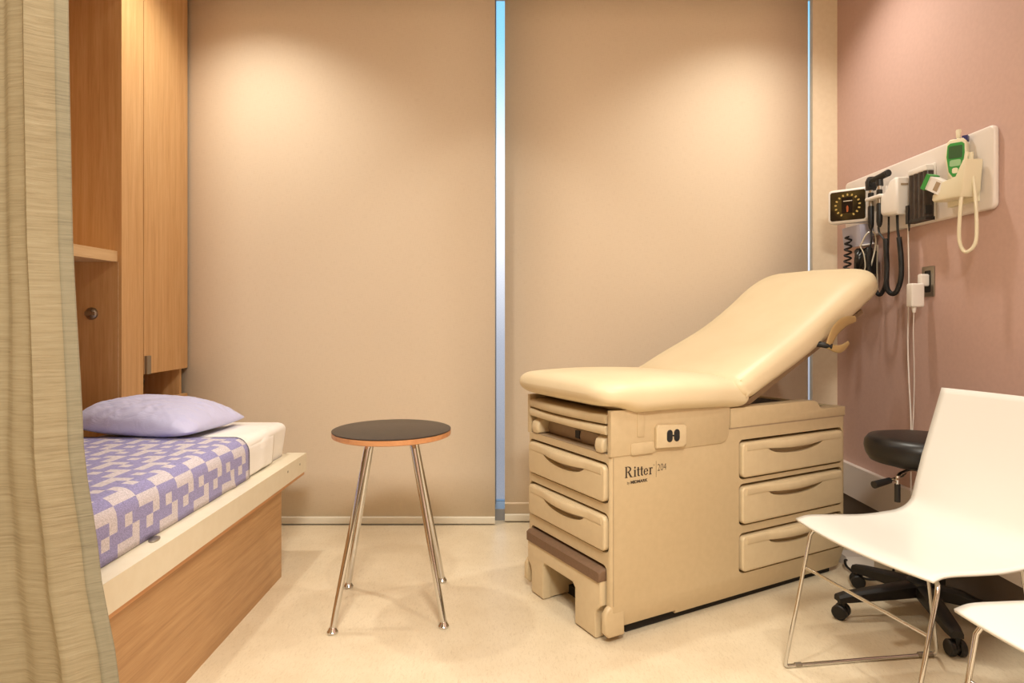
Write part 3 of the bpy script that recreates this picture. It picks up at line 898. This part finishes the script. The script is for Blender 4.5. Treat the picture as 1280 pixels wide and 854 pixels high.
MB().tube([(-.155, -.072, .503), (-.225, -.098, .494)], lambda t_: .010 + .003 * t_, 12).build('lever_grip', M['black'], lev, local=True)
tl = MB(); tl.tube([(0, 0, .532), (-.09, -.05, .528), (-.128, -.075, .518), (-.132, -.078, .49)], .006, 8, 5); tl.build('tilt_lever', M['chrome'], rs, local=True)
MB().tube([(-.132, -.078, .492), (-.133, -.079, .43)], .0095, 12).build('tilt_grip', M['black'], rs, local=True)
base = MB(); base.lathe([(.045, .075), (.05, .09), (.045, .125), (.032, .135)], 30)
base_o = base.build('base_hub', M['black'], rs, local=True)
a0 = math.degrees(math.atan2(2.265 - RS.y, 1.144 - RS.x)) - 2
for k_ in range(5):
    a = R(a0 + 72 * k_)
    ra = (.300, .285, .19, .19, .262)[k_]
    dx, dy = math.cos(a), math.sin(a)
    rings = []
    for s_, hw_, z0_, z1_ in ((.03, .028, .075, .122), (.12, .026, .070, .112), (ra - .02, .022, .062, .092), (ra + .015, .018, .062, .084)):
        c_ = Vector((dx * s_, dy * s_, 0)); n_ = Vector((-dy, dx, 0))
        rings.append([c_ + n_ * hw_ + Vector((0, 0, z0_)), c_ + n_ * hw_ + Vector((0, 0, z1_ - .008)), c_ + n_ * hw_ * .6 + Vector((0, 0, z1_)),
                      c_ - n_ * hw_ * .6 + Vector((0, 0, z1_)), c_ - n_ * hw_ + Vector((0, 0, z1_ - .008)), c_ - n_ * hw_ + Vector((0, 0, z0_))])
    m_ = MB(); m_.loft(rings); leg = m_.build('base_leg', M['black'], rs, local=True)
    cw = MB(); sw = a + R((40, 100, 10, 60, 140)[k_])
    cc = Vector((dx * ra, dy * ra, .026))
    wx = Vector((math.cos(sw), math.sin(sw), 0)); Mr = Matrix.Translation(cc) @ Matrix.Rotation(sw, 4, 'Z') @ Matrix.Rotation(R(90), 4, 'Y')
    for o_ in (-.016, .016):
        cw.lathe([(.006, o_ - .010), (.022, o_ - .010), (.026, o_ - .006), (.026, o_ + .006), (.022, o_ + .010), (.006, o_ + .010)], 24, Mr)
    cw.lathe([(.017, -.007), (.017, .007)], 16, Mr)
    cw.box(-.007, .007, -.012, .012, 0, .04, .002, 1, Matrix.Translation(cc))
    cw.build('caster', M['black'], leg, local=True)

# ------------------------------------------------------------------ wall board with instruments
bo = MB().prism(rrect(2.214, 3.21, 1.449, 1.741, .022), XR - .022, XR, 'x', .008, 3).build('instrument_board', M['board'], origin=(XR - .01, 2.7, 1.449))
tag(bo, 'long white laminate board on the pink wall carrying the diagnostic instruments', 'wall board')
BX = XR - .022
# blood pressure dial
Dc = Vector((1.566, 3.0, 1.593)); dn = Vector((-.69, -.72, 0)).normalized()
Md = Matrix.Translation(Dc) @ Matrix.Rotation(math.atan2(dn.y, dn.x) + PI / 2, 4, 'Z')     # local -y = facing
dg_ = thing('blood_pressure_gauge', 'square white aneroid gauge with dark dial at the far end of the wall board', 'gauge', (1.64, 3.02, 1.45))
gb = MB(); gb.prism(rrect(-.088, .088, -.080, .080, .018), -.012, .045, 'y', .010, 3, Md)
gb.box(-.02, .02, .04, .075, -.03, .03, .004, 2, Md)
gb.build('gauge_body', M['white_plastic'], dg_)
face = MB(); face.prism(rrect(-.076, .076, -.068, .068, .010), -.0145, -.008, 'y', 0, 1, Md); fo2 = face.build('dial_face', M['dial'], dg_)
mk = MB()
for k_ in range(15):
    a = R(-60 + 300 * k_ / 14)
    Mm = Md @ Matrix.Translation((.052 * math.cos(a), -.0150, .050 * math.sin(a) + .001)) @ Matrix.Rotation(-a, 4, 'Y')
    mk.prism(rrect(-.0052, .0052, -.0036, .0036, .0034), -.0004, .0006, 'y', 0, 1, Mm)
mk.build('dial_marks', M['dial_mark'], fo2)
MB().prism(rrect(-.026, .022, -.034, .040, .004), -.0152, -.0144, 'y', 0, 1, Md).build('dial_centre', M['dial_dark'], fo2)
MB().prism(rrect(-.018, .020, .020, .0235, .001), -.0158, -.0150, 'y', 0, 1, Md).build('dial_print', M['dial_white'], fo2)
nd = MB(); nd.prism([(-.003, -.030), (.003, -.030), (.005, -.012), (.0018, .0), (-.0018, .0), (-.005, -.012)], -.0172, -.0156, 'y', 0, 1, Md)
nd.lathe([(.005, 0), (.005, .002)], 14, Md @ Matrix.Translation((0, -.0165, -.008)) @ Matrix.Rotation(R(90), 4, 'X')); nd.build('needle', M['dial_red'], fo2)
bn = MB()                 # bin under the gauge
bn.prism([(1.590, 1.500), (XR - .0245, 1.505), (XR - .0245, 1.412), (1.600, 1.402)], 2.95, 3.11, 'y', .004, 2)
bn.build('cuff_bin', M['grey_bin'], dg_)
MB().tube([(1.594, 2.947, 1.401), (1.62, 2.947, 1.405), (1.655, 2.947, 1.411)], .004, 8).build('bin_rim', M['white_plastic'], dg_)
co_ = []
for i in range(120):
    t_ = i / 119; a = t_ * 2 * PI * 9
    co_.append((1.588 + .014 * math.cos(a) - .012 * t_, 3.04 + .014 * math.sin(a), 1.46 - .25 * t_))
cb_ = MB(); cb_.tube([(1.60, 3.03, 1.49)] + co_, .0048, 7); cb_.build('coiled_tube', M['black_cord'], dg_)
# blood pressure cuff hanging below the bin
cf = MB()
for i in range(5):
    y_ = 2.94 + .016 * i; ph = i * 1.3
    cf.tube([(1.625 + .018 * math.sin(ph), y_, 1.380), (1.60 + .015 * math.cos(ph), y_ - .02, 1.34), (1.61, y_ + .012, 1.27), (1.63, y_, 1.22), (1.645 - .01 * math.sin(ph), y_ + .02, 1.30), (1.635, y_ + .01, 1.372)], .013, 9, 5, True)
cf.box(1.605, 1.665, 2.93, 3.02, 1.27, 1.375, .02, 3)
cfo = cf.build('pressure_cuff', M['black_soft'], origin=(1.63, 2.95, 1.22)); tag(cfo, 'black pressure cuff and hose bundled below the gauge on the wall', 'cuff')
tt_ = MB()
tt_.tube([(1.580, 2.925, 1.395), (1.60, 2.905, 1.45), (1.63, 2.90, 1.455), (1.64, 2.905, 1.40), (1.62, 2.905, 1.31), (1.60, 2.91, 1.25)], .0035, 7, 6)
tt_.tube([(1.58, 2.922, 1.392), (1.587, 2.908, 1.36), (1.59, 2.90, 1.30), (1.58, 2.908, 1.26)], .0028, 7, 6)
tt_.tube([(1.655, 2.915, 1.40), (1.650, 2.912, 1.30), (1.655, 2.914, 1.18)], .003, 7, 6)
tto = tt_.build('clear_tubing', M['clear'], origin=(1.6, 2.87, 1.3)); tag(tto, 'loop of thin pale tubing hanging over the black pressure cuff', 'tubing')

# transformer with two handles
wt = thing('diagnostic_wall_unit', 'white rounded transformer box with a cradle arm in the middle of the wall board', 'medical device', (1.63, 2.76, 1.53))
tb = MB()
tb.prism([(2.665, 1.518), (2.675, 1.503), (2.775, 1.508), (2.79, 1.522), (2.792, 1.592), (2.78, 1.606), (2.755, 1.612), (2.738, 1.630), (2.722, 1.654), (2.69, 1.660), (2.668, 1.653)], BX - .066, BX, 'x', .014, 4)
tbo = tb.build('unit_body', M['white_plastic'], wt)
ar = MB(); ar.prism(rrect(2.775, 2.892, 1.592, 1.608, .007), BX - .076, BX - .04, 'x', .005, 2)
ar.box(BX - .044, BX, 2.80, 2.90, 1.55, 1.610, .006)
ar.build('cradle_arm', M['white_plastic'], wt)
MB().prism([(2.766, 1.606), (2.776, 1.606), (2.773, 1.640), (2.769, 1.640)], BX - .05, BX - .035, 'x').build('fin', M['white_plastic'], wt)
pr = MB(); Mq = Matrix.Identity(4)
pr.box(BX - .048, BX - .018, 2.6638, 2.667, 1.622, 1.630); pr.build('unit_print', M['tan_dark'], tbo)
def scope(y_, label, kind, loc_x):
    t = thing('otoscope' if kind == 'oto' else 'ophthalmoscope', label, 'medical instrument', (loc_x, y_, 1.50))
    h = MB(); Mh = Matrix.Translation((loc_x, y_, 0))
    h.lathe([(.005, 1.465), (.010, 1.475), (.0125, 1.49), (.0125, 1.565), (.011, 1.570)], 18, Mh); h.build('handle', M['black'], t)
    MB().lathe([(.0095, 1.570), (.0095, 1.598)], 18, Mh).build('handle_collar', M['steel'], t)
    MB().lathe([(.011, 1.598), (.0125, 1.600), (.012, 1.628), (.009, 1.630)], 18, Mh).build('handle_cap', M['black'], t)
    MB().lathe([(.0085, 1.630), (.009, 1.648)], 18, Mh).build('neck', M['chrome'], t)
    hd = MB()
    if kind == 'oto':
        hd.tube([(loc_x - .0, y_ - .002, 1.645), (loc_x, y_, 1.672)], .015, 16)
        hd.tube([(loc_x + .012, y_ - .034, 1.692), (loc_x + .004, y_ - .010, 1.686), (loc_x - .006, y_ + .018, 1.680), (loc_x - .012, y_ + .036, 1.676)], lambda q: .015 - .003 * q, 16)
        hd.lathe([(.012, -.004), (.0155, 0), (.0155, .005), (.012, .008)], 18, Matrix.Translation((loc_x + .013, y_ - .038, 1.693)) @ Matrix.Rotation(R(90), 4, 'X'))
    else:
        hd.prism([(-.020, 1.640), (.018, 1.640), (.026, 1.662), (.022, 1.690), (.010, 1.702), (-.012, 1.700), (-.022, 1.68)], -.013, .013, 'y', .006, 3, Mh)
        hd.lathe([(.018, -.003), (.018, .003)], 20, Mh @ Matrix.Translation((0, -.014, 1.672)) @ Matrix.Rotation(R(90), 4, 'X'))
    hd.build('scope_head', M['black'], t)
    return t
s1 = scope(2.872, 'black ophthalmoscope with a blocky head, hung in the cradle nearer the gauge', 'oph', 1.600)
s2 = scope(2.800, 'black otoscope with a barrel head pointing sideways, hung beside the white transformer box', 'oto', 1.597)
def cord(parent, pts, r, name, m, n=8):
    return MB().tube(pts, r, 9, n).build(name, m, parent)
cord(s1, [(1.600, 2.872, 1.468), (1.600, 2.868, 1.42), (1.595, 2.875, 1.36), (1.592, 2.87, 1.30), (1.60, 2.85, 1.20), (1.615, 2.82, 1.17), (1.625, 2.80, 1.24), (1.63, 2.79, 1.40), (1.632, 2.79, 1.54)], .0042, 'cord', M['black_cord'])
cord(s1, [(1.592, 2.865, 1.38), (1.590, 2.868, 1.30), (1.60, 2.85, 1.21), (1.612, 2.825, 1.17), (1.622, 2.80, 1.21), (1.626, 2.795, 1.28)], .009, 'coiled_cord', M['black_cord'])
cord(s2, [(1.597, 2.808, 1.468), (1.597, 2.80, 1.44), (1.595, 2.765, 1.41), (1.600, 2.762, 1.39)], .0045, 'cord', M['black_cord'])
cord(s2, [(1.602, 2.762, 1.41), (1.606, 2.760, 1.30), (1.604, 2.758, 1.21), (1.612, 2.745, 1.175), (1.625, 2.722, 1.18), (1.634, 2.705, 1.24), (1.634, 2.705, 1.32), (1.630, 2.712, 1.41)], .0105, 'coiled_cord', M['black_cord'])
cord(s2, [(1.630, 2.712, 1.40), (1.628, 2.718, 1.44), (1.626, 2.718, 1.49), (1.626, 2.718, 1.535)], lambda q: .005 + .003 * max(0, q - .5), 'cord', M['black_cord'])
# thin white mains lead from the transformer
pc = [(1.640, 2.677, 1.533), (1.645, 2.675, 1.44), (1.655, 2.685, 1.20), (1.66, 2.70, .98), (1.655, 2.685, .82), (1.655, 2.67, .62), (1.642, 2.65, .40), (1.640, 2.64, .31), (1.655, 2.64, .10), (1.655, 2.64, .01)]
cord(wt, pc, .0028, 'mains_lead', M['white_plastic'])

# specula dispenser
sd = thing('specula_dispenser', 'smoked fluted specula tube dispenser on a white backing, centre-right of the wall board', 'dispenser', (1.65, 2.58, 1.45))
MB().prism(rrect(2.515, 2.650, 1.452, 1.680, .006), BX - .008, BX, 'x', .002, 2).build('backing_plate', M['white_plastic'], sd)
MB().prism(rrect(2.518, 2.636, 1.650, 1.674, .004), BX - .038, BX - .008, 'x', .004, 2).build('dispenser_cap', M['white_plastic'], sd)
db = MB()
for i in range(4):
    yc = 2.532 + .030 * i
    db.lathe([(.0155, 1.462), (.0155, 1.650)], 18, Matrix.Translation((BX - .024, yc, 0)))
db.box(BX - .024, BX - .008, 2.518, 2.636, 1.462, 1.65)
db.build('tube_bank', M['specula'], sd)
fl = MB(); fl.box(BX - .043, BX - .006, 2.514, 2.640, 1.455, 1.468, .003).box(BX - .045, BX - .039, 2.622, 2.640, 1.455, 1.53, .002)
fl.lathe([(.002, 1.425), (.005, 1.456)], 10, Matrix.Translation((BX - .036, 2.630, 0))); fl.box(BX - .045, BX - .02, 2.510, 2.518, 1.478, 1.512, .002)
fl.build('release_foot', M['black'], sd)

# thermometer
th = thing('electronic_thermometer', 'ivory thermometer with green display in its holder at the near board end', 'thermometer', (1.62, 2.33, 1.49))
hb = MB()
hb.prism([(2.275, 1.500), (2.42, 1.505), (2.43, 1.515), (2.425, 1.535), (2.385, 1.540), (2.375, 1.572), (2.30, 1.578), (2.262, 1.628), (2.250, 1.628), (2.262, 1.52)], BX - .075, BX - .008, 'x', .006, 3)
hb.box(BX - .02, BX, 2.28, 2.42, 1.485, 1.62, .004)
hb.build('holder', M['white_warm'], th)
Mt = Matrix.Translation((1.612, 2.330, 1.632)) @ Matrix.Rotation(R(-48), 4, 'Z') @ Matrix.Rotation(R(-6), 4, 'X')     # local -y = display side
tbm = MB(); tbm.prism([(-.030, .075), (-.034, .02), (-.024, -.045), (-.008, -.07), (.008, -.07), (.024, -.045), (.034, .02), (.030, .075), (.02, .086), (-.02, .086)], -.022, .030, 'y', .006, 3, Mt)
tbo2 = tbm.build('thermometer_body', M['white_warm'], th)
MB().prism([(-.026, .062), (-.028, .02), (-.020, -.036), (-.007, -.056), (.007, -.056), (.020, -.036), (.028, .02), (.026, .062), (.018, .070), (-.018, .070)], -.0245, -.020, 'y', .001, 1, Mt).build('face_plate', M['green'], tbo2)
MB().prism(rrect(-.021, .021, .012, .058, .005), -.0262, -.024, 'y', 0, 1, Mt).build('display', M['green_dark'], tbo2)
MB().prism(rrect(-.017, .017, -.018, .006, .006), -.0262, -.024, 'y', 0, 1, Mt).build('keypad', M['green_pale'], tbo2)
MB().prism(rrect(-.009, .009, -.044, -.024, .006), -.0262, -.024, 'y', 0, 1, Mt).build('button', M['white_warm'], tbo2)
MB().box(.012, .030, .0, .022, .080, .100, .003, 2, Mt).box(-.012, .012, .002, .020, .082, .094, .003, 2, Mt).build('probe_clip', M['navy'], tbo2)
pb_ = MB(); pb_.lathe([(.005, .086), (.007, .10), (.009, .122), (.008, .126)], 14, Mt @ Matrix.Translation((.0, .006, 0))); pb_.build('probe_cap', M['white_warm'], tbo2)
MB().tube([(1.628, 2.282, 1.66), (1.628, 2.282, 1.55)], .008, 10).build('probe', M['white_warm'], th)
cord(th, [(1.612, 2.280, 1.66), (1.602, 2.278, 1.60), (1.592, 2.282, 1.48), (1.590, 2.288, 1.36), (1.597, 2.280, 1.312), (1.606, 2.262, 1.305), (1.618, 2.243, 1.34), (1.620, 2.245, 1.44), (1.620, 2.256, 1.54), (1.622, 2.27, 1.60)], .0062, 'probe_cord', M['white_warm'])
# box of probe covers tilted in the holder
bx = thing('probe_cover_box', 'small white carton with a green end leaning out of the thermometer holder', 'box', (1.60, 2.43, 1.55))
Mx = Matrix.Translation((1.598, 2.412, 1.572)) @ Matrix.Rotation(R(14), 4, 'Z') @ Matrix.Rotation(R(30), 4, 'X')
MB().box(-.020, .020, -.045, .030, -.030, .020, .003, 2, Mx).build('carton', M['white_plastic'], bx)
MB().box(-.023, .023, .030, .048, -.034, .024, .003, 2, Mx).build('carton_end', M['green'], bx)
pz_ = MB(); pz_.box(-.0206, -.0195, -.025, -.005, -.022, .012, 0, 1, Mx); pz_.build('carton_print', M['tan_dark'], bx)

# wall socket with charger
ws = thing('wall_socket', 'steel wall socket plate on the pink wall below the instrument board', 'socket', (1.68, 2.59, 1.155))
MB().prism(rrect(2.555, 2.632, 1.155, 1.277, .004), XR - .005, XR, 'x', .0015, 1).build('socket_plate', M['steel'], ws)
MB().prism(rrect(2.575, 2.612, 1.172, 1.260, .006), XR - .0065, XR - .004, 'x', .0008, 1).build('socket_insert', M['void'], ws)
ch = thing('plug_charger', 'white plug-in charger hanging from the steel wall socket', 'charger', (1.64, 2.60, 1.12))
cx_ = MB(); cx_.prism(rrect(2.572, 2.612, 1.112, 1.208, .008), 1.598, 1.650, 'x', .006, 3); cx_.build('charger_body', M['white_plastic'], ch)
MB().prism(rrect(2.580, 2.606, 1.196, 1.246, .008), 1.640, XR - .006, 'x', .004, 2).build('plug', M['white_plastic'], ch)
MB().tube([(1.618, 2.592, 1.112), (1.618, 2.592, 1.090)], lambda q: .010 - .004 * q, 10).build('strain_relief', M['white_plastic'], ch)
cord(ch, [(1.618, 2.592, 1.092), (1.622, 2.602, 1.0), (1.640, 2.625, .85), (1.648, 2.640, .72), (1.645, 2.648, .55), (1.638, 2.645, .40), (1.636, 2.630, .30), (1.655, 2.62, .10), (1.655, 2.60, .01)], .0018, 'charger_lead', M['white_plastic'])

# power adaptor on the floor behind the table end
pa = thing('power_adaptor', 'white power adaptor with a black lead on the floor behind the exam table', 'power adaptor', (1.42, 2.76, 0))
MB().box(1.42, 1.54, 2.74, 2.82, 0, .045, .006, 2, ).build('adaptor_body', M['white_plastic'], pa)
cord(pa, [(1.425, 2.745, .03), (1.405, 2.72, .035), (1.40, 2.69, .02), (1.42, 2.63, .006), (1.45, 2.60, .006), (1.54, 2.62, .006), (1.60, 2.70, .006)], .005, 'lead', M['black_cord'])

# ------------------------------------------------------------------ light
LIGHTS = [(-1.30, 2.74, 1.0), (1.20, 2.74, 1.0), (-.06, 2.60, .3), (-.2, 1.1, .65), (1.05, .9, .55)]
WARM = (1.0, .955, .84)
for i, (x, y, p) in enumerate(LIGHTS):
    ld = bpy.data.lights.new('downlight_lamp', 'SPOT'); ld.energy = (47 if y > 2 else 74) * p; ld.color = WARM
    ld.spot_size = R(120) if p == 1 else R(85); ld.spot_blend = .8 if p == 1 else .4; ld.shadow_soft_size = .05
    lo = bpy.data.objects.new('downlight_lamp', ld); COL.objects.link(lo); lo.location = (x, y, ZC - .015)
for x, y, p in ((.15, -.7, 2.3),):          # soft fill added behind the camera, no known fixture
    ld = bpy.data.lights.new('fill_lamp', 'AREA'); ld.shape = 'RECTANGLE'; ld.size = .6; ld.size_y = .6; ld.energy = 40 * p; ld.color = WARM
    lo = bpy.data.objects.new('fill_lamp', ld); COL.objects.link(lo); lo.location = (x, y, ZC - .01)
# world: soft daylight outside the window
w = bpy.data.worlds.new('daylight'); scene.world = w; w.use_nodes = True
nt = w.node_tree; bg = nt.nodes['Background']
tcn = nt.nodes.new('ShaderNodeTexCoord'); sx = nt.nodes.new('ShaderNodeSeparateXYZ'); rp_ = nt.nodes.new('ShaderNodeValToRGB')
nt.links.new(tcn.outputs['Generated'], sx.inputs[0])
mr = nt.nodes.new('ShaderNodeMapRange'); mr.inputs['From Min'].default_value = -1; mr.inputs['From Max'].default_value = 1
nt.links.new(sx.outputs['Z'], mr.inputs['Value']); nt.links.new(mr.outputs[0], rp_.inputs['Fac'])
e = rp_.color_ramp.elements
e[0].position = .40; e[0].color = (.26, .26, .30, 1); e[1].position = .80; e[1].color = (.16, .42, .80, 1)
for p_, c_ in ((.48, (.42, .42, .48, 1)), (.55, (.80, .78, .84, 1)), (.65, (.62, .76, .95, 1)), (.70, (.28, .64, .94, 1))):
    n_ = e.new(p_); n_.color = c_
nt.links.new(rp_.outputs['Color'], bg.inputs['Color']); bg.inputs['Strength'].default_value = 1.0

vs = scene.view_settings
vs.view_transform = 'Standard'; vs.look = 'None'; vs.gamma = 1; vs.exposure = 0.57
try: vs.use_curve_mapping = False
except Exception: pass
scene.cycles.max_bounces = 8
scene.cycles.use_denoising = True
